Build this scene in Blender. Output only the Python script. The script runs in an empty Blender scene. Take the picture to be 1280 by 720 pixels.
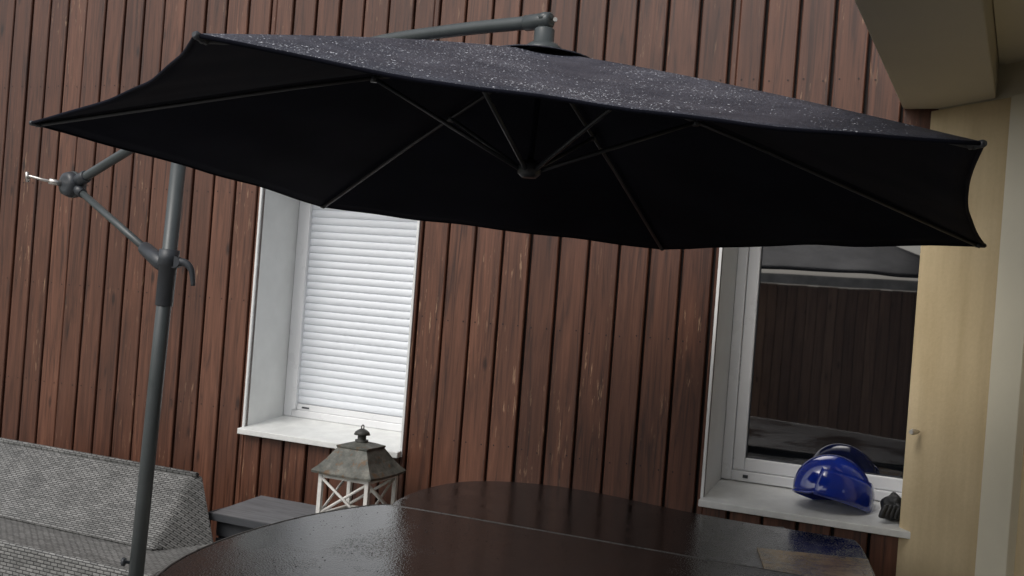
import bpy, bmesh, math, random
from mathutils import Vector, Matrix, noise
random.seed(7)
scene=bpy.context.scene
COL=bpy.context.collection
TH=math.atan(0.4325)          # the wooden facade is turned about 23 degrees

# ------------------------------------------------------------------ helpers
def empty(name,loc=(0,0,0),rz=0):
    o=bpy.data.objects.new(name,None); COL.objects.link(o)
    o.location=loc; o.rotation_euler=(0,0,rz); return o
def link(name,me,mats,parent=None,smooth=False):
    o=bpy.data.objects.new(name,me); COL.objects.link(o)
    for m in (mats if isinstance(mats,(list,tuple)) else [mats]): me.materials.append(m)
    if parent: o.parent=parent
    if smooth:
        for p in me.polygons: p.use_smooth=True
    return o
def mesh(name,v,f,mats,parent=None,smooth=False,bevel=0,seg=2):
    me=bpy.data.meshes.new(name); me.from_pydata([tuple(a) for a in v],[],f)
    bm=bmesh.new(); bm.from_mesh(me); bmesh.ops.recalc_face_normals(bm,faces=bm.faces); bm.to_mesh(me); bm.free()
    o=link(name,me,mats,parent,smooth)
    if bevel:
        b=o.modifiers.new('b','BEVEL'); b.width=bevel; b.segments=seg; b.limit_method='ANGLE'; b.angle_limit=math.radians(35)
    return o
BF=[(0,1,2,3),(4,7,6,5),(0,4,5,1),(1,5,6,2),(2,6,7,3),(3,7,4,0)]
def boxv(a,b):
    return [(a[0],a[1],a[2]),(b[0],a[1],a[2]),(b[0],b[1],a[2]),(a[0],b[1],a[2]),(a[0],a[1],b[2]),(b[0],a[1],b[2]),(b[0],b[1],b[2]),(a[0],b[1],b[2])]
def box(name,a,b,mat,parent=None,bevel=0.002):
    return mesh(name,boxv(a,b),BF,mat,parent,bevel=bevel)
def boxes(name,lst,mat,parent=None,bevel=0.002):
    v=[];f=[]
    for a,b in lst:
        n=len(v); v+=boxv(a,b); f+=[tuple(i+n for i in q) for q in BF]
    return mesh(name,v,f,mat,parent,bevel=bevel)
def tube(name,pts,rad,mat,parent=None,n=14,cap=True):
    pts=[Vector(p) for p in pts]
    if not isinstance(rad,(list,tuple)): rad=[rad]*len(pts)
    v=[];f=[]; up=None
    for i,p in enumerate(pts):
        t=(pts[min(i+1,len(pts)-1)]-pts[max(i-1,0)]).normalized()
        if up is None:
            up=t.orthogonal().normalized()
        else:
            up=(up-t*up.dot(t)).normalized()
        w=t.cross(up)
        for k in range(n):
            a=2*math.pi*k/n
            v.append(p+(up*math.cos(a)+w*math.sin(a))*rad[i])
    for i in range(len(pts)-1):
        for k in range(n):
            f.append((i*n+k,i*n+(k+1)%n,(i+1)*n+(k+1)%n,(i+1)*n+k))
    if cap:
        f.append(tuple(range(n))[::-1]); f.append(tuple((len(pts)-1)*n+k for k in range(n)))
    o=mesh(name,v,f,mat,parent)
    for p in o.data.polygons: p.use_smooth=len(p.vertices)==4
    return o
def bez(pts,n=40):
    # Catmull-Rom through the points
    P=[Vector(p) for p in pts]; P=[2*P[0]-P[1]]+P+[2*P[-1]-P[-2]]
    out=[]; seg=len(P)-3
    for i in range(seg):
        for j in range(n//seg):
            t=j/(n//seg); a,b,c,d=P[i:i+4]
            out.append(0.5*((2*b)+(c-a)*t+(2*a-5*b+4*c-d)*t*t+(3*b-a-3*c+d)*t**3))
    out.append(P[-2]); return out

# ------------------------------------------------------------------ materials
class M:
    def __init__(s,name,base=(.5,.5,.5),rough=.5,spec=.5,metal=0,coat=0):
        s.m=bpy.data.materials.new(name); s.m.use_nodes=True
        s.nt=s.m.node_tree; s.b=s.nt.nodes['Principled BSDF']
        s.b.inputs['Base Color'].default_value=(*base,1); s.b.inputs['Roughness'].default_value=rough
        s.b.inputs['Specular IOR Level'].default_value=spec; s.b.inputs['Metallic'].default_value=metal
        s.b.inputs['Coat Weight'].default_value=coat; s.b.inputs['Coat Roughness'].default_value=.08
    def n(s,t,**k):
        nd=s.nt.nodes.new(t)
        for a,b in k.items():
            setattr(nd,a,b)
        return nd
    def L(s,a,b): s.nt.links.new(a,b)
    def coord(s,scale=(1,1,1)):
        tc=s.n('ShaderNodeTexCoord'); mp=s.n('ShaderNodeMapping'); mp.inputs['Scale'].default_value=scale
        s.L(tc.outputs['Object'],mp.inputs['Vector']); return mp.outputs[0]
    def noise(s,vec,scale,detail=4,rough=.55,dist=0):
        nd=s.n('ShaderNodeTexNoise'); nd.inputs['Scale'].default_value=scale; nd.inputs['Detail'].default_value=detail
        nd.inputs['Roughness'].default_value=rough; nd.inputs['Distortion'].default_value=dist
        s.L(vec,nd.inputs['Vector']); return nd.outputs['Fac']
    def ramp(s,fac,stops):
        r=s.n('ShaderNodeValToRGB'); e=r.color_ramp.elements
        e[0].position=stops[0][0]; e[0].color=(*stops[0][1],1); e[1].position=stops[-1][0]; e[1].color=(*stops[-1][1],1)
        for p,c in stops[1:-1]:
            q=e.new(p); q.color=(*c,1)
        s.L(fac,r.inputs[0]); return r.outputs[0]
    def mul(s,a,b,fac=1,mode='MULTIPLY'):
        m=s.n('ShaderNodeMix',data_type='RGBA',blend_type=mode); 
        if isinstance(fac,(int,float)): m.inputs[0].default_value=fac
        else: s.L(fac,m.inputs[0])
        for x,i in ((a,6),(b,7)):
            if isinstance(x,tuple): m.inputs[i].default_value=(*x,1)
            else: s.L(x,m.inputs[i])
        return m.outputs[2]
    def math(s,op,a,b=0,c=0):
        m=s.n('ShaderNodeMath',operation=op)
        for x,i in ((a,0),(b,1),(c,2)):
            if isinstance(x,(int,float)): m.inputs[i].default_value=x
            else: s.L(x,m.inputs[i])
        return m.outputs[0]
    def bump(s,h,strength=.3,dist=.01):
        b=s.n('ShaderNodeBump'); b.inputs['Strength'].default_value=strength; b.inputs['Distance'].default_value=dist
        s.L(h,b.inputs['Height']); s.L(b.outputs[0],s.b.inputs['Normal']); return b
    def color(s,c): s.L(c,s.b.inputs['Base Color'])
    def roughn(s,c): s.L(c,s.b.inputs['Roughness'])
def simple(name,base,rough=.5,var=.25,scale=8,bump=.1,bd=.003,**k):
    m=M(name,base,rough,**k); c=m.coord(); nz=m.noise(c,scale,6,.6)
    lo=tuple(x*(1-var) for x in base); hi=tuple(min(1,x*(1+var)) for x in base)
    m.color(m.ramp(nz,[(.3,lo),(.7,hi)])); m.roughn(m.math('MULTIPLY_ADD',nz,.3,rough-.15))
    if bump: m.bump(m.noise(c,scale*12,3),bump,bd)
    return m.m

def wood_facade(name,cols,rough=.42):
    m=M(name,rough=rough); at=m.n('ShaderNodeAttribute',attribute_name='bv')
    sep=m.n('ShaderNodeSeparateColor'); m.L(at.outputs['Color'],sep.inputs[0])
    tc=m.n('ShaderNodeTexCoord'); off=m.n('ShaderNodeVectorMath',operation='ADD')
    comb=m.n('ShaderNodeCombineXYZ'); m.L(m.math('MULTIPLY',sep.outputs[1],37.),comb.inputs[0]); m.L(m.math('MULTIPLY',sep.outputs[0],53.),comb.inputs[2])
    m.L(tc.outputs['Object'],off.inputs[0]); m.L(comb.outputs[0],off.inputs[1])
    def mp(sc):
        q=m.n('ShaderNodeMapping'); q.inputs['Scale'].default_value=sc; m.L(off.outputs[0],q.inputs[0]); return q.outputs[0]
    grain=m.noise(mp((24,24,1.3)),1.3,7,.6,1.3)
    fine=m.noise(mp((120,60,2.2)),1.,4,.6)
    big=m.noise(mp((6,6,.7)),1.2,3)
    c=m.ramp(grain,[(.28,cols[0]),(.47,cols[1]),(.74,cols[2])])
    c=m.mul(c,m.ramp(fine,[(.3,(.62,.6,.58)),(.6,(1,1,1))]),.7)
    c=m.mul(c,m.ramp(big,[(.3,(.62,.6,.6)),(.7,(1.,1.,1.))]),.9)
    c=m.mul(c,m.ramp(sep.outputs[0],[(0,(.66,.62,.6)),(.5,(.9,.88,.86)),(1,(1.,1.,1.))]),1)
    w=m.noise(mp((60,60,7)),1.,5,.65); wn=m.noise(off.outputs[0],1.6,2)
    wf=m.math('MULTIPLY',m.ramp(w,[(.60,(0,0,0)),(.68,(1,1,1))]),m.ramp(wn,[(.50,(0,0,0)),(.64,(1,1,1))]))
    c=m.mul(c,(.40,.25,.15),m.math('MULTIPLY',wf,.75),'MIX')
    vo=m.n('ShaderNodeTexVoronoi'); vo.inputs['Scale'].default_value=.8; m.L(mp((9,9,3.2)),vo.inputs['Vector'])
    c=m.mul(c,m.ramp(vo.outputs['Distance'],[(.05,(.22,.19,.18)),(.13,(1,1,1))]),.85)
    m.color(c); m.roughn(m.math('MULTIPLY_ADD',fine,.3,rough-.12))
    m.bump(m.math('ADD',m.math('MULTIPLY',grain,.6),m.math('MULTIPLY',fine,.4)),.25,.003)
    return m.m
MAT_wood=wood_facade('stained_wood',[(.042,.017,.011),(.150,.060,.034),(.235,.100,.058)])
MAT_fence=wood_facade('weathered_fence_wood',[(.20,.12,.08),(.46,.28,.185),(.6,.40,.27)],.7)
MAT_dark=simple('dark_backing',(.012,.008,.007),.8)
MAT_white=simple('white_paint',(.74,.75,.74),.4,.06,5,.06)
MAT_pvc=simple('white_pvc',(.8,.81,.82),.3,.03,4,.0)
MAT_shut=simple('shutter_slats',(.76,.79,.83),.42,.03,3,.0)
MAT_sill=simple('white_sill',(.72,.73,.71),.35,.10,14,.1)
MAT_metal=simple('grey_painted_metal',(.060,.070,.072),.38,.12,10,.05,.001)
MAT_metal2=simple('dark_plastic',(.036,.041,.048),.42,.15,12,.05,.001)
MAT_steel=simple('bright_steel',(.55,.53,.5),.3,.2,20,0,metal=.9)
MAT_rib=simple('rib_metal',(.030,.031,.035),.45,.15,12,0)
MAT_nail=simple('nail_head',(.03,.02,.018),.5,.2,12,0,metal=.4)

def mk_yellow():
    m=M('ochre_plaster',rough=.7); c=m.coord()
    a=m.noise(c,1.3,4); b=m.noise(c,60,5,.6); d=m.noise(m.coord((5,5,.6)),1.5,5)
    col=m.ramp(a,[(.3,(.58,.455,.26)),(.7,(.67,.54,.335))]); col=m.mul(col,m.ramp(b,[(.3,(.9,.9,.9)),(.7,(1,1,1))]),.6)
    col=m.mul(col,m.ramp(d,[(.3,(.76,.73,.68)),(.6,(1,1,1))]),.85)
    m.color(col); m.bump(b,.25,.004); return m.m
MAT_yellow=mk_yellow()
MAT_soffit=simple('beige_soffit',(.64,.59,.45),.6,.05,2.0,.1)
MAT_cream=simple('cream_frame',(.74,.69,.54),.45,.05,3,.05)

# fabrics
def mk_top():
    m=M('wet_canopy_sheen',(.022,.023,.028),.42,.30); c=m.coord()
    pn=m.noise(c,6,5,.7); sm=m.noise(c,5,3); w=m.noise(c,420,2); gr=m.noise(c,200,3,.75)
    col=m.mul((.040,.043,.060),(.080,.084,.108),m.ramp(pn,[(.36,(0,0,0)),(.66,(1,1,1))]),'MIX')  # lighter patches paint the wet sheen into the base colour
    col=m.mul(col,m.ramp(gr,[(.42,(.6,.6,.6)),(.60,(1.4,1.4,1.4))]),1)
    m.color(col)
    m.roughn(m.math('MULTIPLY_ADD',pn,-.25,.58))
    m.bump(m.math('ADD',m.math('MULTIPLY',gr,.5),m.math('ADD',m.math('MULTIPLY',w,.12),m.math('MULTIPLY',sm,1.4))),.75,.006)
    return m.m
MAT_top=mk_top()
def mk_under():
    m=M('canopy_underside_shade',(.008,.009,.014),.9,.1); c=m.coord(); w=m.noise(c,300,2)  # same fabric as the top, with its shade painted in near black
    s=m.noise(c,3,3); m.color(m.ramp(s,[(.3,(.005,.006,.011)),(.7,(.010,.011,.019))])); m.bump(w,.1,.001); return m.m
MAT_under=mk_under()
dm=M('water_drop_glint',(.5,.52,.56),.06,1.0); MAT_drop=dm.m; dn=dm.noise(dm.coord(),60,1); dm.color(dm.ramp(dn,[(.4,(.10,.105,.125)),(.68,(.62,.64,.70))]))  # pale grey painted in for the sky's glint in the drops
dm2=M('water_drop_dark',(.02,.02,.02),.05,.8); MAT_drop2=dm2.m; dn=dm2.noise(dm2.coord(),40,1); dm2.color(dm2.ramp(dn,[(.4,(.01,.01,.01)),(.6,(.04,.04,.04))]))

# ------------------------------------------------------------------ ground
def plane(name,x0,x1,y0,y1,z,mat,parent=None):
    return mesh(name,[(x0,y0,z),(x1,y0,z),(x1,y1,z),(x0,y1,z)],[(0,1,2,3)],mat,parent)
gm=M('grass_ground',rough=.9); gc=gm.coord(); g1=gm.noise(gc,2.,8,.7); gm.color(gm.ramp(g1,[(.3,(.03,.045,.018)),(.7,(.08,.10,.04))])); gm.bump(gm.noise(gc,60,4),.5,.02)
plane('ground',-400,400,-400,400,-.02,gm.m)
pm=M('paving_stone',rough=.55); pc=pm.coord()
br=pm.n('ShaderNodeTexBrick'); br.inputs['Scale'].default_value=2.5; br.inputs['Mortar Size'].default_value=.012; br.inputs['Color1'].default_value=(.34,.33,.31,1); br.inputs['Color2'].default_value=(.40,.39,.37,1); br.inputs['Mortar'].default_value=(.08,.08,.075,1)
pm.L(pc,br.inputs['Vector']); pm.color(pm.mul(br.outputs['Color'],pm.ramp(pm.noise(pc,5,6),[(.3,(.7,.7,.7)),(.7,(1,1,1))])))
plane('patio_paving',-7,6,-5.5,8.5,-.004,pm.m)

# ------------------------------------------------------------------ wooden house (local frame: x along wall, y into wall)
house=empty('wooden_house',(0,5.3,0),-TH)
OP=[(-1.591,-.573,.74,2.38),(1.058,2.16,.735,2.38)]   # openings s0,s1,z0,z1
ZT=5.2
def board_mesh(name,segs,mat,parent):
    me=bpy.data.meshes.new(name); bm=bmesh.new(); lay=bm.loops.layers.color.new('bv')
    for (a,b,z0,z1,d,r1,r2,tl) in segs:
        c=.0045; th=.024
        prof=[(a,th+d),(a,c+d),(a+c,d),(b-c,d+tl),(b,c+d+tl),(b,th+d)]
        lo=[bm.verts.new((x,y,z0)) for x,y in prof]; hi=[bm.verts.new((x,y,z1)) for x,y in prof]
        fs=[bm.faces.new((lo[i],lo[i+1],hi[i+1],hi[i])) for i in range(5)]
        fs.append(bm.faces.new(hi)); fs.append(bm.faces.new(lo[::-1]))
        for f in fs:
            for l in f.loops: l[lay]=(r1,r2,0,1)
    bmesh.ops.recalc_face_normals(bm,faces=bm.faces); bm.to_mesh(me); bm.free()
    return link(name,me,mat,parent)
segs=[];nails=[]
pitch=.156; s=-4.75
while s<3.4:
    gap=random.uniform(.010,.018); a=s+gap/2; b=s+pitch-gap/2
    r1,r2=random.random(),random.random(); d=random.uniform(-.003,.003); tl=random.uniform(-.0025,.0025)
    cuts=[(a,b)]
    parts=[]
    for (o0,o1,z0,z1) in OP:
        new=[]
        for (p,q) in cuts:
            if q<=o0 or p>=o1: new.append((p,q)); continue
            if p<o0-.006: new.append((p,o0))
            if q>o1+.006: new.append((o1,q))
            m0,m1=max(p,o0),min(q,o1)
            parts.append((m0,m1,.05,z0-.035)); parts.append((m0,m1,z1,ZT))
        cuts=new
    for p,q in cuts: parts.append((p,q,.05,ZT))
    for (p,q,z0,z1) in parts:
        if q-p<.012: continue
        segs.append((p,q,z0,z1,d,r1,r2,tl))
        if q-p>.1:
            zz=.22
            while zz<ZT:
                if z0<zz<z1:
                    for fx in (.028,-.028):
                        nails.append(((p+fx) if fx>0 else (q+fx),zz+random.uniform(-.006,.006),d+tl*.5))
                zz+=.62
    s+=pitch
board_mesh('cladding_boards',segs,MAT_wood,house)
v=[];f=[]
for (x,z,d) in nails:
    n0=len(v)
    for k in range(8):
        a=k*math.pi/4; v.append((x+.0042*math.cos(a),d-.002,z+.0042*math.sin(a)))
    f.append(tuple(range(n0,n0+8)))
mesh('nail_heads',v,f,MAT_nail,house)
core=[((-4.8,.026,0),(OP[0][0]-.03,.5,ZT)),((OP[0][1]+.03,.026,0),(OP[1][0]-.03,.5,ZT)),((OP[1][1]+.03,.026,0),(3.5,.5,ZT))]
for o in OP:
    core.append(((o[0]-.03,.026,0),(o[1]+.03,.5,o[2]-.06))); core.append(((o[0]-.03,.026,o[3]+.03),(o[1]+.03,.5,ZT)))
boxes('wall_core',core,MAT_dark,house,bevel=0)
boxes('dark_slab_behind_windows',[((1.0,.501,.6),(2.3,.56,2.5)),((-1.7,.501,.6),(-.5,.56,2.5))],MAT_dark,house,bevel=0)  # thin near-black slabs stand in for the dark of unlit rooms
boxes('roof_overhang',[((-5.0,-.3,ZT),(3.7,3.5,ZT+.12))],MAT_dark,house)
boxes('side_and_back_walls',[((-4.8,.5,0),(-4.6,3.4,ZT)),((3.3,.5,0),(3.5,3.4,ZT)),((-4.6,3.2,0),(3.3,3.4,ZT))],MAT_wood,house)
D=.36
def reveal(pfx,o):
    s0,s1,z0,z1=o
    boxes(pfx+'_reveal',[((s0-.014,-.006,z0-.03),(s0,.44,z1+.014)),((s1,-.006,z0-.03),(s1+.014,.44,z1+.014)),((s0,-.006,z1),(s1,.44,z1+.014))],MAT_white,house,.002)
    v=[(s0-.012,-.05,z0-.032),(s1+.012,-.05,z0-.032),(s1+.012,-.05,z0),(s0-.012,-.05,z0),
       (s0+.001,D+.06,z0-.0),(s1-.001,D+.06,z0-.0),(s1-.001,D+.06,z0+.045),(s0+.001,D+.06,z0+.045)]
    mesh(pfx+'_sill',v,[(0,1,2,3),(4,7,6,5),(0,4,5,1),(3,2,6,7),(0,3,7,4),(1,5,6,2)],MAT_sill,house,bevel=.004)
for n,o in (('shuttered_window',OP[0]),('glazed_window',OP[1])): reveal(n,o)
s0,s1,z0,z1=OP[0]; fb=z0+.04
boxes('shuttered_window_frame',[((s0+.001,D,fb),(s0+.062,D+.07,z1-.001)),((s1-.062,D,fb),(s1-.001,D+.07,z1-.001)),((s0+.062,D+.001,fb),(s1-.062,D+.07,fb+.045)),((s0+.062,D,z1-.16),(s1-.062,D+.07,z1-.001))],MAT_pvc,house,.006)
boxes('shutter_guide_rails',[((s0+.064,D-.012,fb+.046),(s0+.092,D+.05,z1-.16)),((s1-.092,D-.012,fb+.046),(s1-.064,D+.05,z1-.16)),((s0+.093,D+.006,fb+.046),(s1-.093,D+.04,fb+.082))],MAT_pvc,house,.003)
v=[];f=[];zz=fb+.084;p=.043
while zz<z1-.17:
    prof=[(D+.018,zz),(D+.016,zz+.002),(D+.0125,zz+.0045),(D+.0115,zz+.022),(D+.0125,zz+.039),(D+.016,zz+.0418),(D+.018,zz+.043)]
    n0=len(v)
    for (y,z) in prof: v+= [(s0+.088,y,z),(s1-.088,y,z)]
    for i in range(6): f.append((n0+2*i,n0+2*i+1,n0+2*i+3,n0+2*i+2))
    zz+=p
mesh('roller_shutter',v,f,MAT_shut,house,smooth=True)
boxes('shutter_label',[((s0+.13,D+.002,fb+.058),(s0+.18,D+.0055,fb+.066))],MAT_metal2,house,0)
s0,s1,z0,z1=OP[1]; fb=z0+.045
boxes('glazed_window_frame',[((s0+.001,D,fb),(s0+.052,D+.07,z1-.001)),((s1-.052,D,fb),(s1-.001,D+.07,z1-.001)),((s0+.052,D+.001,fb),(s1-.052,D+.07,fb+.05)),((s0+.052,D,z1-.06),(s1-.052,D+.07,z1-.001))],MAT_pvc,house,.005)
boxes('glazed_window_sash',[((s0+.054,D+.012,fb+.052),(s0+.112,D+.06,z1-.062)),((s1-.112,D+.012,fb+.052),(s1-.054,D+.06,z1-.062)),((s0+.112,D+.013,fb+.052),(s1-.112,D+.06,fb+.115)),((s0+.112,D+.012,z1-.13),(s1-.112,D+.06,z1-.062))],MAT_pvc,house,.005)
boxes('window_gasket',[((s0+.1125,D+.03,fb+.1155),(s0+.117,D+.045,z1-.131)),((s0+.1175,D+.03,fb+.1155),(s1-.113,D+.045,fb+.121))],MAT_metal2,house,0)
boxes('window_vent',[((s0+.11,D-.004,fb+.018),(s0+.135,D+.0,fb+.034))],MAT_metal2,house,.001)
gl=M('dark_window_glass',(.006,.007,.009),.02,1.0); gl.b.inputs['IOR'].default_value=1.95
gw=gl.noise(gl.coord(),1.5,2); gl.bump(gw,.05,.01)
box('window_glass',(s0+.108,D+.034,fb+.11),(s1-.108,D+.044,z1-.125),gl.m,house,0)

# ------------------------------------------------------------------ yellow house wing with balcony soffit
yh=empty('yellow_house')
def prism(name,poly,z0,z1,mat,parent,bevel=.003):
    n=len(poly); v=[(p[0],p[1],z0) for p in poly]+[(p[0],p[1],z1) for p in poly]
    f=[tuple(range(n))[::-1],tuple(range(n,2*n))]+[(i,(i+1)%n,(i+1)%n+n,i+n) for i in range(n)]
    return mesh(name,v,f,mat,parent,bevel=bevel)
def wl(t,o=0): return (1.763+.4*t-o*.9,4.538-t-o*.4)
prism('ochre_wall',[wl(0),wl(.42),(3.4,3.60),(3.4,3.83)],0,2.56,MAT_yellow,yh)
prism('ochre_wall_upper',[wl(.03,-.01),wl(2.2,-.01),(3.4,2.3),(3.4,3.80)],2.561,2.86,MAT_cream,yh)
prism('door_frame',[wl(.423,.03),wl(.56,.03),(2.4,3.97),(2.4,4.05)],0,2.559,MAT_cream,yh)
prism('ochre_wall_lower',[wl(.563),wl(2.2),(3.4,2.3),(3.4,3.5)],0,2.56,MAT_yellow,yh)
ln=lambda y:1.655+(y-4.584)*.4712
l2=lambda y:1.895+(y-4.21)*.496
prism('balcony_beam',[(ln(4.584),4.574),(ln(-1.5),-1.5),(l2(-1.5),-1.5),(l2(4.21),4.21),(1.80,4.50)],2.565,2.90,MAT_soffit,yh,.006)
prism('balcony_ceiling',[(l2(4.20)+.003,4.20),(l2(-1.5)+.003,-1.5),(4.2,-1.5),(4.2,3.48)],2.70,2.90,MAT_cream,yh)
tube('wall_hook',[(1.78,4.45,1.17),(1.75,4.43,1.17),(1.735,4.415,1.17)],[.008,.014,.009],MAT_steel,yh)

# ------------------------------------------------------------------ fence behind the photographer, and an unseen house added to darken the window reflection
fence=empty('wooden_fence',(0.6,-1.35,0),-TH*.3)
fs=[];x=-6
while x<7:
    w=random.uniform(.11,.13); fs.append((x,x+w-.006,.03,1.94+random.uniform(-.004,.004),random.uniform(-.003,.003),random.random(),random.random(),0)); x+=w
fo=board_mesh('fence_boards',fs,MAT_fence,fence); fo.rotation_euler=(0,0,math.pi)
MAT_cap=simple('grey_fence_cap',(.50,.50,.49),.6)
boxes('fence_rails_and_backing',[((-7,-.12,.4),(6,-.03,.48)),((-7,-.12,1.6),(6,-.03,1.68)),((-7,-.028,.03),(6,-.026,1.93))],MAT_dark,fence)  # last box is a dark sheet added to block light through the gaps
boxes('fence_cap',[((-7,-.05,1.95),(6,.05,2.06))],MAT_cap,fence)
nh=empty('added_reflection_house',(2.2,-7.5,0),-.1)
MAT_navy=simple('navy_siding',(.035,.05,.085),.6,.15,4)
boxes('siding',[((-4,-4,z),(4,0+.004*(i%2),z+.198)) for i,z in enumerate([j*.2 for j in range(22)])],MAT_navy,nh)
mesh('roof',[(-4.3,.3,4.4),(4.3,.3,4.4),(4.3,-4.3,4.4),(-4.3,-4.3,4.4),(-4.3,-2,5.7),(4.3,-2,5.7)],[(0,1,5,4),(2,3,4,5),(0,4,3),(1,2,5),(0,3,2,1)],MAT_dark,nh)
boxes('windows',[((-2.4,.005,1.0),(-1.3,.03,2.2)),((1.2,.005,1.0),(2.3,.03,2.2))],MAT_pvc,nh)
boxes('panes',[((-2.32,.031,1.08),(-1.38,.034,2.12)),((1.28,.031,1.08),(2.22,.034,2.12))],gl.m,nh,0)

# ------------------------------------------------------------------ cantilever umbrella
um=empty('cantilever_umbrella')
AP=Vector((.04,3.26,2.40)); w=Vector((-.05,.04,.09)); ROT=Matrix.Rotation(w.length,3,w.normalized()); HC=.43
def cp(az,r,z): return AP+ROT@Vector((r*math.cos(math.radians(az)),r*math.sin(math.radians(az)),z))
SC=[.030,.022,.025,.075,.012,.032]; DP=[.010,.014,.010,.006,.034,.008]
def surf(k,t,r):
    A=Vector((1.5*math.cos(math.radians(60*k)),1.5*math.sin(math.radians(60*k)),-HC))
    B=Vector((1.5*math.cos(math.radians(60*k+60)),1.5*math.sin(math.radians(60*k+60)),-HC))
    q=A.lerp(B,t)*r; par=4*t*(1-t)
    q=q*(1-SC[k]*par*r*r)
    q.z-= .018*par*math.sin(math.pi*r)+DP[k]*par*r*r
    q.z+= .012*math.sin(math.pi*r)
    q.z+= .004*math.sin(7*r*math.pi+3*k)*par*r + .010*noise.noise(Vector((q.x*4,q.y*4,k)))*par*r
    return AP+ROT@q
NR=26;NT=26; v=[];f=[]
idx={}
for k in range(6):
    for j in range(NT+1):
        for i in range(NR+1):
            idx[(k,j,i)]=len(v); v.append(surf(k,j/NT,i/NR))
for k in range(6):
    for j in range(NT):
        for i in range(NR):
            f.append((idx[(k,j,i)],idx[(k,j,i+1)],idx[(k,j+1,i+1)],idx[(k,j+1,i)]))
me=bpy.data.meshes.new('canopy'); me.from_pydata([tuple(a) for a in v],[],f)
bm=bmesh.new(); bm.from_mesh(me); bmesh.ops.remove_doubles(bm,verts=bm.verts,dist=.0008); bmesh.ops.recalc_face_normals(bm,faces=bm.faces)
if sum(fc.normal.z for fc in bm.faces)<0: bmesh.ops.reverse_faces(bm,faces=bm.faces)
bm.to_mesh(me); bm.free()
can=link('canopy',me,[MAT_top,MAT_under],um,True)
so=can.modifiers.new('s','SOLIDIFY'); so.thickness=.004; so.offset=-1; so.material_offset=1; so.material_offset_rim=1
hem=[]
for k in range(6):
    for j in range(NT): hem.append(Vector(v[idx[(k,j,NR)]])+Vector((0,0,-.003)))
hem.append(hem[0]); tube('canopy_hem',hem,.0045,MAT_under,um,8,False)
def drops(name,pts,mat,parent):
    v=[];f=[]
    for (p,r) in pts:
        n0=len(v); sx=random.uniform(.7,1.4)
        for (rr,zz,c) in ((1,0,6),(.72,.42,6)):
            for i in range(6):
                a=i*math.pi/3; v.append((p.x+r*rr*sx*math.cos(a),p.y+r*rr*math.sin(a)/sx,p.z+r*zz))
        v.append((p.x,p.y,p.z+r*.6))
        for i in range(6):
            f.append((n0+i,n0+(i+1)%6,n0+6+(i+1)%6,n0+6+i)); f.append((n0+6+i,n0+6+(i+1)%6,n0+12))
    me=bpy.data.meshes.new(name); me.from_pydata(v,[],f); return link(name,me,mat,parent,True)
pts=[]
for k,nn in ((3,2500),(4,17000),(5,2500),(0,300),(1,300),(2,300)):
    for c in range(nn):
        a=random.random();b=math.sqrt(random.random())
        p=surf(k,a,b)
        dens=noise.noise(Vector((p.x*4,p.y*4,5)))*.9+.50
        if k==4: dens+= -.40*(p.x+.05)
        if random.random()<dens:
            pts.append((p+Vector((0,0,-.0004)),random.choice([.0008,.0010,.0012,.0014,.0022])*random.uniform(.8,1.2)))
drops('rain_drops',pts,MAT_drop,um)
vv=[];ff=[]
for i in range(5):
    r=.02+.17*i/4
    for k in range(36):
        az=k*10; m=1-.07*(1-abs(((az%60)-30)/30))
        vv.append(cp(az,r*m*1.0,.010-(i/4)*.050+.004*(i/4)*(1-abs(((az%60)-30)/30))))
for i in range(4):
    for k in range(36): ff.append((i*36+k,(i+1)*36+k,(i+1)*36+(k+1)%36,i*36+(k+1)%36))
ff.append(tuple(range(36)))
vc=mesh('vent_cap',vv,ff,MAT_top,um,smooth=True); so=vc.modifiers.new('s','SOLIDIFY'); so.thickness=.004
hub=cp(0,0,-.38)
TJ=.34
for k in range(6):
    az=60*k
    tube('rib_%d'%(k+1),[cp(az,.03,-.03),cp(az,.75,-.215-.008),cp(az,1.485,-HC-.008)],.0065,MAT_rib,um,8)
    j=cp(az,1.5*TJ,-HC*TJ-.014); dirn=(j-hub).normalized()
    tube('strut_%d'%(k+1),[hub+Vector((dirn.x,dirn.y,0)).normalized()*.03,j],.0068,MAT_metal2,um,8)
    tube('strut_joint_%d'%(k+1),[j+Vector((0,0,-.012)),j+Vector((0,0,.012))],.011,MAT_metal2,um,10)
    tube('tip_cap_%d'%(k+1),[cp(az,1.47,-HC-.006),cp(az,1.50,-HC-.003),cp(az,1.505,-HC-.003)],[.007,.008,.005],MAT_metal2,um,10)
tube('centre_pole',[cp(0,0,.02),hub],.010,MAT_under,um)
tube('lower_hub',[hub+Vector((0,0,.03)),hub+Vector((0,0,.012)),hub+Vector((0,0,-.012)),hub+Vector((0,0,-.025))],[.024,.036,.036,.022],MAT_metal2,um,18)
tube('upper_hub',[AP+Vector((0,0,z)) for z in (-.01,.005,.02,.024,.065,.07)],[.065,.062,.045,.032,.032,.026],MAT_metal,um,18)
dr=Vector((-.788,.616,0)); H0=Vector((.04,3.26,0))
def aq(q,z): p=H0+dr*q; p.z=z; return p
armp=[aq(.03,2.493),aq(.41,2.498),aq(.815,2.485),aq(1.3,2.41),aq(1.9,2.265),aq(2.26,2.145),aq(2.745,1.98)]
tube('arm',bez(armp,60),.0215,MAT_metal,um,16)
tube('elbow',[AP+Vector((0,0,z)) for z in (.06,.092,.094,.105,.113,.118)],[.0225,.0225,.0265,.0265,.022,.012],MAT_metal,um,18)
tube('elbow_joint',[aq(-.024,2.493),aq(-.018,2.493),aq(.075,2.493),aq(.077,2.493)],[.018,.0255,.0255,.023],MAT_metal,um,18)
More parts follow.
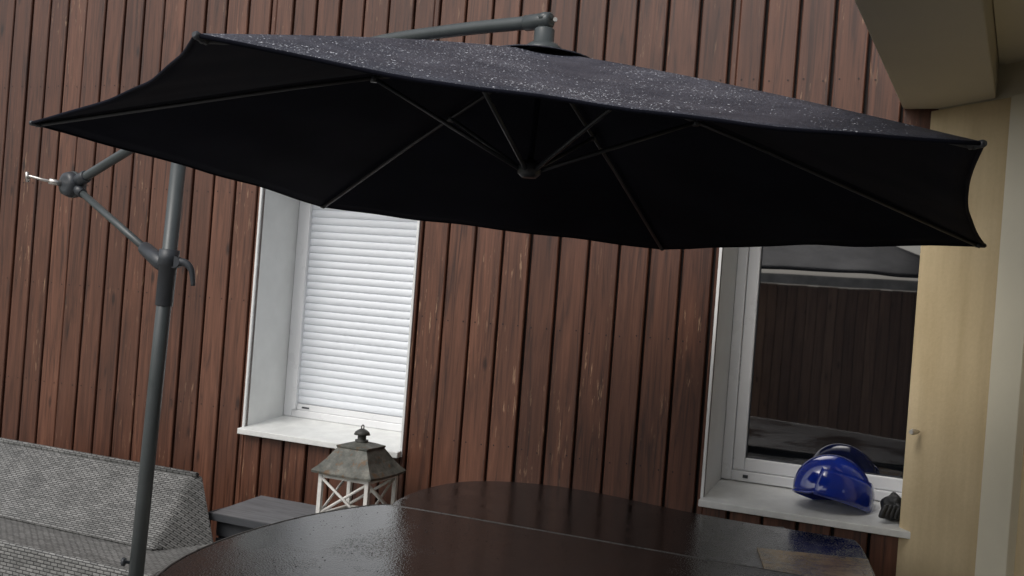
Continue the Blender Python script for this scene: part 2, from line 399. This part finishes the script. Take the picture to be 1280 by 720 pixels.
tube('elbow_bolt',[AP+Vector((.03,-.027,.093)),AP+Vector((.03,-.017,.093))],.007,MAT_steel,um,8)
tube('elbow_bolt_low',[AP+Vector((.0,-.027,.06)),AP+Vector((0,-.019,.06))],.006,MAT_steel,um,8)
mb=Vector((-1.511,4.43,0))
def mp_(z): return mb+Vector((.0264*z,0,z))
tube('mast',[mp_(.02),mp_(2.27)],.0315,MAT_metal,um,20)
tube('mast_top_bracket',[mp_(2.18),mp_(2.19),mp_(2.29),mp_(2.3)],[.034,.04,.04,.03],MAT_metal2,um,18)
tube('mast_sleeve',[mp_(1.46),mp_(1.463),mp_(1.63),mp_(1.632),mp_(1.70),mp_(1.702)],[.034,.037,.038,.043,.043,.034],MAT_metal2,um,20)
cl=mp_(1.62); cr=aq(2.745,1.98)
ca=cl+Vector((-.05,.03,.03))
dd=(cr-ca).normalized()
tube('clamp_socket',[cl,ca,ca+dd*.13,ca+dd*.132],[.03,.035,.030,.02],MAT_metal2,um,14)
tube('lower_strut',[ca,cr],.0165,MAT_metal,um,14)
lev=bez([cl+Vector((.03,-.01,.03)),cl+Vector((.075,-.012,.03)),cl+Vector((.105,-.014,.0)),cl+Vector((.118,-.014,-.065))],24)
tube('clamp_lever',lev,[.020-.011*i/(len(lev)-1) for i in range(len(lev))],MAT_metal2,um,12)
tube('clamp_knuckle',[cl+Vector((.03,-.03,.03)),cl+Vector((.03,.03,.03))],.026,MAT_metal2,um,14)
per=Vector((.616,.788,0)).normalized()
tube('crank_housing',[cr-per*.045,cr-per*.042,cr-per*.02,cr+per*.02,cr+per*.042,cr+per*.045],[.035,.052,.060,.060,.052,.035],MAT_metal2,um,24)
tube('crank_housing_rim',[cr-per*.008,cr+per*.008],.0635,MAT_metal,um,24)
arm_dir=(aq(2.26,2.145)-cr).normalized()
tube('arm_socket',[cr+arm_dir*.03,cr+arm_dir*.12,cr+arm_dir*.125],[.03,.03,.025],MAT_metal2,um,14)
tube('strut_socket',[cr-dd*.03,cr-dd*.11],[.026,.022],MAT_metal2,um,14)
o=cr+Vector((-.045,-.01,.0))
tube('crank_shaft',[o,o+Vector((-.05,-.03,.006))],.014,MAT_steel,um,12)
e=o+Vector((-.05,-.03,.006))
tube('crank_arm',bez([e,e+Vector((-.03,-.01,.004)),e+Vector((-.07,-.01,.012)),e+Vector((-.10,-.01,.016))],18),.007,MAT_steel,um,10)
tube('crank_grip',[e+Vector((-.095,-.01,-.014)),e+Vector((-.10,-.015,.034))],.009,MAT_steel,um,12)
tube('mast_foot',[mb,mb+Vector((0,0,.25)),mb+Vector((0,0,.255))],[.04,.04,.034],MAT_metal2,um,18)
tube('foot_screw',[mp_(.36)+Vector((-.02,0,0)),mp_(.36)+Vector((-.05,0,0)),mp_(.36)+Vector((-.052,0,0)),mp_(.36)+Vector((-.065,0,0))],[.007,.007,.018,.018],MAT_metal2,um,10)
boxes('cross_base',[((-2.0,4.40,.002),(-1.02,4.46,.035)),((-1.541,4.15,.036),(-1.481,4.95,.07))],MAT_metal2,um)

# ------------------------------------------------------------------ table
tb=empty('patio_table')
def mk_table(name,c1,c2,rr=.12):
    m=M(name,(.012,.010,.010),.15,.6); c=m.coord(); m.b.inputs['IOR'].default_value=1.5
    pud=m.noise(c,2.2,4,.6); mp=m.ramp(pud,[(.44,(0,0,0)),(.56,(1,1,1))])
    vo=m.n('ShaderNodeTexVoronoi'); vo.inputs['Scale'].default_value=120; m.L(c,vo.inputs['Vector'])
    dr_=m.ramp(vo.outputs['Distance'],[(.15,(1,1,1)),(.5,(0,0,0))])
    fine=m.noise(c,75,4,.7); rip=m.noise(c,22,3,.6)
    h=m.math('ADD',m.math('MULTIPLY',dr_,.5),m.math('ADD',m.math('MULTIPLY',fine,.9),m.math('MULTIPLY',rip,.5)))
    m.color(m.ramp(m.noise(c,9,6,.7),[(.35,c1),(.65,c2)]))
    m.roughn(m.math('MULTIPLY_ADD',mp,-.07,rr))
    bp=m.bump(h,.3,.005)
    m.L(m.math('MULTIPLY_ADD',mp,-.18,.30),bp.inputs['Strength']); return m.m
MAT_table=mk_table('wet_dark_tabletop',(.004,.004,.004),(.010,.010,.011))
MAT_tablepatch=mk_table('wet_ochre_patch',(.11,.075,.028),(.46,.32,.13),.2)
def smooth_poly(p,it=3):
    for _ in range(it):
        q=[]
        n=len(p)
        for i in range(n):
            a=Vector(p[i]);b=Vector(p[(i+1)%n]); q+= [a.lerp(b,.25),a.lerp(b,.75)]
        p=q
    return p
rear=[(-.40,4.05),(-.45,4.30),(-.33,4.72),(-.10,5.02),(.36,5.02),(.92,4.56),(1.48,4.34),(1.51,4.28),(1.36,3.62),(1.25,3.3),(.3,3.6)]
front=[(-.38,4.16),(-.48,4.16),(-.74,3.82),(-.93,3.35),(-.97,2.95),(-.85,2.45),(-.5,2.25),(.9,2.2),(1.2,2.4),(1.30,2.9),(1.28,3.35),(1.16,3.50),(1.0,3.57)]
fp=smooth_poly(front,2);rp=smooth_poly(rear,2)
prism('tabletop_rear',rp,.690,.718,MAT_table,tb,.006)
prism('tabletop_front',fp,.717,.748,MAT_table,tb,.009)
prism('tabletop_end_patch',[(1.02,4.02),(1.435,3.97),(1.33,3.58),(1.14,3.53),(.96,3.62)],.7185,.7225,MAT_tablepatch,tb,.001)  # mottled ochre piece laid over the right end of the rear top
MAT_rim=simple('table_rim',(.07,.07,.068),.3,.2,20,0)
tube('front_rim',[(p[0],p[1],.7455) for p in fp]+[(fp[0][0],fp[0][1],.7455)],.0045,MAT_rim,tb,8,False)
pts=[]
def inside(p,poly):
    c=False;n=len(poly)
    for i in range(n):
        a=poly[i];b=poly[i-1]
        if (a[1]>p[1])!=(b[1]>p[1]) and p[0]<(b[0]-a[0])*(p[1]-a[1])/(b[1]-a[1])+a[0]: c=not c
    return c
for i in range(7000):
    p=(random.uniform(-1,1.6),random.uniform(2.6,5.05))
    if noise.noise(Vector((p[0]*2.5,p[1]*2.5,2)))+.15<random.uniform(-.3,.6): continue
    if inside(p,fp): z=.748
    elif inside(p,rp): z=.718
    else: continue
    pts.append((Vector((p[0],p[1],z-.0006)),random.choice([.001,.0013,.0016,.0024])*random.uniform(.8,1.2)))
drops('table_rain_drops',pts,MAT_drop2,tb)
boxes('legs',[((a,b,0),(a+.06,b+.06,.69)) for a,b in ((-.6,3.1),(1.05,2.7),(0,4.55),(1.25,4.0))],MAT_metal2,tb)
boxes('apron',[((-.55,3.12,.62),(1.08,3.15,.716)),((.05,4.57,.62),(1.28,4.60,.689))],MAT_metal2,tb)

# ------------------------------------------------------------------ wicker lounge sofa
sf=empty('wicker_sofa',(-1.60,4.90,0),-TH)
def mk_wicker():
    m=M('grey_wicker',rough=.5); tc=m.n('ShaderNodeTexCoord'); sp=m.n('ShaderNodeSeparateXYZ'); m.L(tc.outputs['Object'],sp.inputs[0])
    cb=m.n('ShaderNodeCombineXYZ'); m.L(sp.outputs[0],cb.inputs[0]); m.L(m.math('ADD',sp.outputs[1],sp.outputs[2]),cb.inputs[1])
    ds=m.n('ShaderNodeTexNoise'); ds.inputs['Scale'].default_value=9; m.L(tc.outputs['Object'],ds.inputs['Vector'])
    ad=m.n('ShaderNodeVectorMath',operation='MULTIPLY_ADD'); ad.inputs[1].default_value=(.010,.004,0); m.L(ds.outputs['Color'],ad.inputs[0]); m.L(cb.outputs[0],ad.inputs[2])
    b=m.n('ShaderNodeTexBrick'); b.inputs['Scale'].default_value=1; b.inputs['Brick Width'].default_value=.042; b.inputs['Row Height'].default_value=.017; b.inputs['Mortar Size'].default_value=.0034; b.inputs['Mortar Smooth'].default_value=.9
    b.inputs['Color1'].default_value=(.16,.162,.155,1); b.inputs['Color2'].default_value=(.28,.28,.27,1); b.inputs['Mortar'].default_value=(.045,.045,.045,1)
    m.L(ad.outputs[0],b.inputs['Vector']); v=m.noise(tc.outputs['Object'],7,5)
    m.color(m.mul(b.outputs['Color'],m.ramp(v,[(.3,(.7,.7,.7)),(.7,(1,1,1))])))
    inv=m.math('SUBTRACT',1,b.outputs['Fac']); m.bump(inv,.8,.006); return m.m
MAT_wick=mk_wicker()
L=-2.7
v=[(0,0,.285),(-.13,.385,.56),(-.10,.46,.565),(.15,.30,.24),(L,0,.285),(L-.13,.385,.56),(L-.1,.46,.565),(L+.15,.30,.24)]
mesh('backrest',v,[(0,1,2,3),(4,7,6,5),(0,4,5,1),(1,5,6,2),(2,6,7,3),(3,7,4,0)],MAT_wick,sf,bevel=.02,seg=3)
v=[(.27,-.29,.06),(.17,.32,.06),(L,.32,.06),(L,-.29,.06),(.27,-.29,.28),(.17,.32,.28),(L,.32,.28),(L,-.29,.28)]
mesh('seat',v,BF,MAT_wick,sf,bevel=.018,seg=3)
boxes('feet',[((.08,-.2,0),(.13,-.15,.06)),((.08,.2,0),(.13,.25,.06)),((-2.5,-.2,0),(-2.45,-.15,.06)),((-2.5,.2,0),(-2.45,.25,.06))],MAT_metal2,sf)
tube('backrest_top_rail',[(-.11,.42,.570),(L-.1,.42,.570)],.014,MAT_wick,sf,10)

# ------------------------------------------------------------------ deck box
db=empty('storage_box',(-1.427,5.30,0),-TH)
MAT_boxb=simple('storage_box_plastic',(.045,.048,.054),.5,.12,10,.1)
def mk_lid():
    m=M('storage_box_lid',rough=.42); c=m.coord((3,40,3)); n=m.noise(c,2,5)
    m.color(m.ramp(n,[(.3,(.09,.093,.10)),(.7,(.17,.175,.185))])); m.bump(n,.3,.003); return m.m
MAT_lid=mk_lid()
box('body',(.02,.02,0),(.93,.36,.372),MAT_boxb,db,.008)
boxes('body_planks',[((.012,.012,z),(.938,.0195,z+.075)) for z in (.02,.105,.19,.275)],MAT_boxb,db,.004)
v=[(-.01,-.02,.375),(.96,-.02,.375),(.96,.39,.375),(-.01,.39,.375),(-.01,-.02,.395),(.96,-.02,.395),(.94,.36,.43),(.02,.36,.43)]
mesh('lid',v,BF,MAT_lid,db,bevel=.006)
boxes('lid_rim',[((-.018,-.03,.36),(.968,-.0215,.398)),((-.02,-.02,.36),(-.0115,.37,.398))],MAT_boxb,db,.002)

# ------------------------------------------------------------------ lantern
lt=empty('garden_lantern',(-.70,5.27,.425),math.radians(-24))
MAT_lw=simple('white_lantern_wood',(.72,.71,.67),.5,.12,20,.2)
def mk_lr():
    m=M('patina_lantern_roof',rough=.6,metal=.1); c=m.coord(); n=m.noise(c,16,6,.7); n2=m.noise(c,22,5,.6)
    col=m.ramp(n,[(.35,(.06,.065,.057)),(.55,(.13,.132,.115)),(.7,(.22,.215,.185))])
    col=m.mul(col,(.16,.085,.035),m.math('MULTIPLY',m.ramp(n2,[(.55,(0,0,0)),(.64,(1,1,1))]),.75),'MIX')
    m.color(col); m.bump(n2,.6,.008); return m.m
MAT_lr=mk_lr()
h=.135; H=.235; q=.011
L1=[]
for sx in (-1,1):
    for sy in (-1,1): L1.append(((sx*h-q,sy*h-q,.0),(sx*h+q,sy*h+q,H)))
boxes('posts',L1,MAT_lw,lt,.002)
rl=[]
for z in (.006,H-.024):
    for sg in (-1,1):
        rl.append(((-h+q+.0005,sg*h-q*.8,z),(h-q-.0005,sg*h+q*.8,z+.022))); rl.append(((sg*h-q*.8,-h+q+.0005,z+.0005),(sg*h+q*.8,h-q-.0005,z+.0225)))
boxes('rails',rl,MAT_lw,lt,.0015)
box('floor_plate',(-h+.014,-h+.014,.012),(h-.014,h-.014,.02),MAT_lw,lt,.001)
for i,sg in enumerate((-1,1)):
    for j,(a,b) in enumerate((((-h,.028),(h,H-.024)),((-h,H-.024),(h,.028)))):
        for ax in (0,1):
            off=sg*(h+ (.003 if j else -.003)); 
            P=[(a[0],off,a[1]),(b[0],off,b[1])] if ax==0 else [(off,a[0],a[1]),(off,b[0],b[1])]
            tube('cross_%d%d%d'%(i,j,ax),P,.0075,MAT_lw,lt,6)
rings=[(.172,H),(.174,H+.012),(.150,H+.035),(.122,H+.070),(.100,H+.105),(.086,H+.125),(.090,H+.130),(.090,H+.137),(.05,H+.150),(.03,H+.155)]
v=[];f=[]
for (r,z) in rings:
    for k in range(4):
        a=k*math.pi/2+math.pi/4
        for u in (0,.33,.66):
            a2=a+math.pi/2
            c0=Vector((math.cos(a),math.sin(a)))*r*1.414;c1=Vector((math.cos(a2),math.sin(a2)))*r*1.414
            p=c0.lerp(c1,u); v.append((p.x,p.y,z-(.006 if 0<u else 0)*(1 if r>.12 else 0)))
for i in range(len(rings)-1):
    for k in range(12): f.append((i*12+k,i*12+(k+1)%12,(i+1)*12+(k+1)%12,(i+1)*12+k))
f.append(tuple(range(12))[::-1]); f.append(tuple((len(rings)-1)*12+k for k in range(12)))
mesh('roof',v,f,MAT_lr,lt)
MAT_ld=simple('dark_lantern_iron',(.05,.05,.045),.5,.3,30,.2)
tube('chimney',[(0,0,H+z) for z in (.15,.152,.165,.166,.19,.191,.205,.215,.222)],[.028,.034,.034,.022,.022,.042,.036,.022,.008],MAT_ld,lt,16)
ring=[(.0,.012*math.cos(a),H+.228+.012*math.sin(a)) for a in [i*math.pi/8 for i in range(17)]]
tube('ring_handle',ring,.003,MAT_ld,lt,6,False)

# ------------------------------------------------------------------ blue helmet on the sill
hm=empty('blue_helmet',(0,0,0))
bl=M('blue_gloss_plastic',(.006,.022,.30),.12,.6,coat=.8)
bn=bl.noise(bl.coord(),6,3); bl.color(bl.ramp(bn,[(.3,(.004,.016,.19)),(.7,(.010,.04,.38))]))
hc=Vector((1.545,4.80,.755))
def hpt(u,vv_,k=1.0):
    ph=vv_*math.pi*.60
    r=math.sin(ph)*k; z=math.cos(ph)*k
    x=r*math.cos(u)*.180; y=r*math.sin(u)*.135; zz=z*.165
    return Vector((x,y,zz))
tilt=Matrix.Rotation(math.radians(14),3,'Y')@Matrix.Rotation(math.radians(-10),3,'X')
v=[];f=[];NU=40;NV=16
for j in range(NV+1):
    for i in range(NU):
        u=2*math.pi*i/NU; vv=(j/NV)
        lim=1-.38*max(0,math.cos(u-math.radians(-60)))**2
        v.append(hc+Vector((0,0,.075))+tilt@hpt(u,.02+vv*lim*.98))
for j in range(NV):
    for i in range(NU): f.append((j*NU+i,j*NU+(i+1)%NU,(j+1)*NU+(i+1)%NU,(j+1)*NU+i))
f.append(tuple(range(NU)))
shl=mesh('shell',v,f,bl.m,hm,smooth=True); so=shl.modifiers.new('s','SOLIDIFY'); so.thickness=.007; so.offset=-1
rim=[Vector(v[NV*NU+i]) for i in range(NU)]; rim.append(rim[0]); tube('rim',rim,.006,bl.m,hm,8,False)
v=[];f=[]
for j in range(7):
    for i in range(17):
        u=math.radians(-130+i*8.5); vv=.55+.42*j/6
        v.append(hc+Vector((0,-.006,.070))+tilt@hpt(u,vv,1.06))
for j in range(6):
    for i in range(16): f.append((j*17+i,j*17+i+1,(j+1)*17+i+1,(j+1)*17+i))
vs=mesh('visor',v,f,bl.m,hm,smooth=True); so=vs.modifiers.new('s','SOLIDIFY'); so.thickness=.003
gv=empty('black_gloves',(.045,-.01,0))
MAT_gl=simple('black_leather',(.012,.013,.013),.5,.3,15,.4)
def blob(name,c,r,mat,parent,seed):
    bm=bmesh.new(); bmesh.ops.create_icosphere(bm,subdivisions=4,radius=1)
    for vv in bm.verts:
        n=noise.noise(vv.co*1.6+Vector((seed,0,0)))*.28+noise.noise(vv.co*4+Vector((seed,3,0)))*.08
        vv.co=Vector((vv.co.x*r[0],vv.co.y*r[1],vv.co.z*r[2]))*(1+n)+Vector(c)
        vv.co.z=max(vv.co.z,.752)
    me=bpy.data.meshes.new(name); bm.to_mesh(me); bm.free(); return link(name,me,mat,parent,True)
blob('palm',(1.735,4.66,.80),(.06,.06,.06),MAT_gl,gv,1)
for i in range(4):
    a=Vector((1.70+.02*i,4.62,.80)); tube('finger_%d'%i,bez([a,a+Vector((-.025,-.02,.010)),a+Vector((-.042,-.03,-.015)),a+Vector((-.046,-.032,-.035))],12),[.014]*12+[.010],MAT_gl,gv,10)

# ------------------------------------------------------------------ light
sd=Vector((-.55,-.55,.80)).normalized()
wd=bpy.data.worlds.new('World'); scene.world=wd; wd.use_nodes=True; nt=wd.node_tree
bg=nt.nodes['Background']; sky=nt.nodes.new('ShaderNodeTexSky'); sky.sky_type='NISHITA'; sky.sun_disc=False
sky.sun_elevation=math.asin(sd.z); sky.sun_rotation=math.atan2(sd.x,sd.y); sky.air_density=1; sky.dust_density=4
hs=nt.nodes.new('ShaderNodeHueSaturation'); hs.inputs['Saturation'].default_value=.33
nt.links.new(sky.outputs[0],hs.inputs['Color']); nt.links.new(hs.outputs[0],bg.inputs[0]); bg.inputs[1].default_value=.15
sl=bpy.data.lights.new('sun','SUN'); sl.energy=.85; sl.angle=math.radians(30); sl.color=(1,.97,.93)
so_=bpy.data.objects.new('sun',sl); COL.objects.link(so_); so_.rotation_euler=(-sd).to_track_quat('-Z','Y').to_euler()

# ------------------------------------------------------------------ camera
cd=bpy.data.cameras.new('camera'); cam=bpy.data.objects.new('camera',cd); COL.objects.link(cam)
cd.sensor_width=36; cd.lens=36*1300/1280; cd.clip_end=2000; cd.clip_start=.05
R=math.radians(4.4); c_,s_=math.cos(R),math.sin(R)
cam.matrix_world=Matrix(((c_,-s_,0,0),(0,0,-1,0),(s_,c_,0,1.65),(0,0,0,1)))
scene.camera=cam
scene.view_settings.view_transform='Standard'; scene.view_settings.look='None'; scene.view_settings.exposure=0
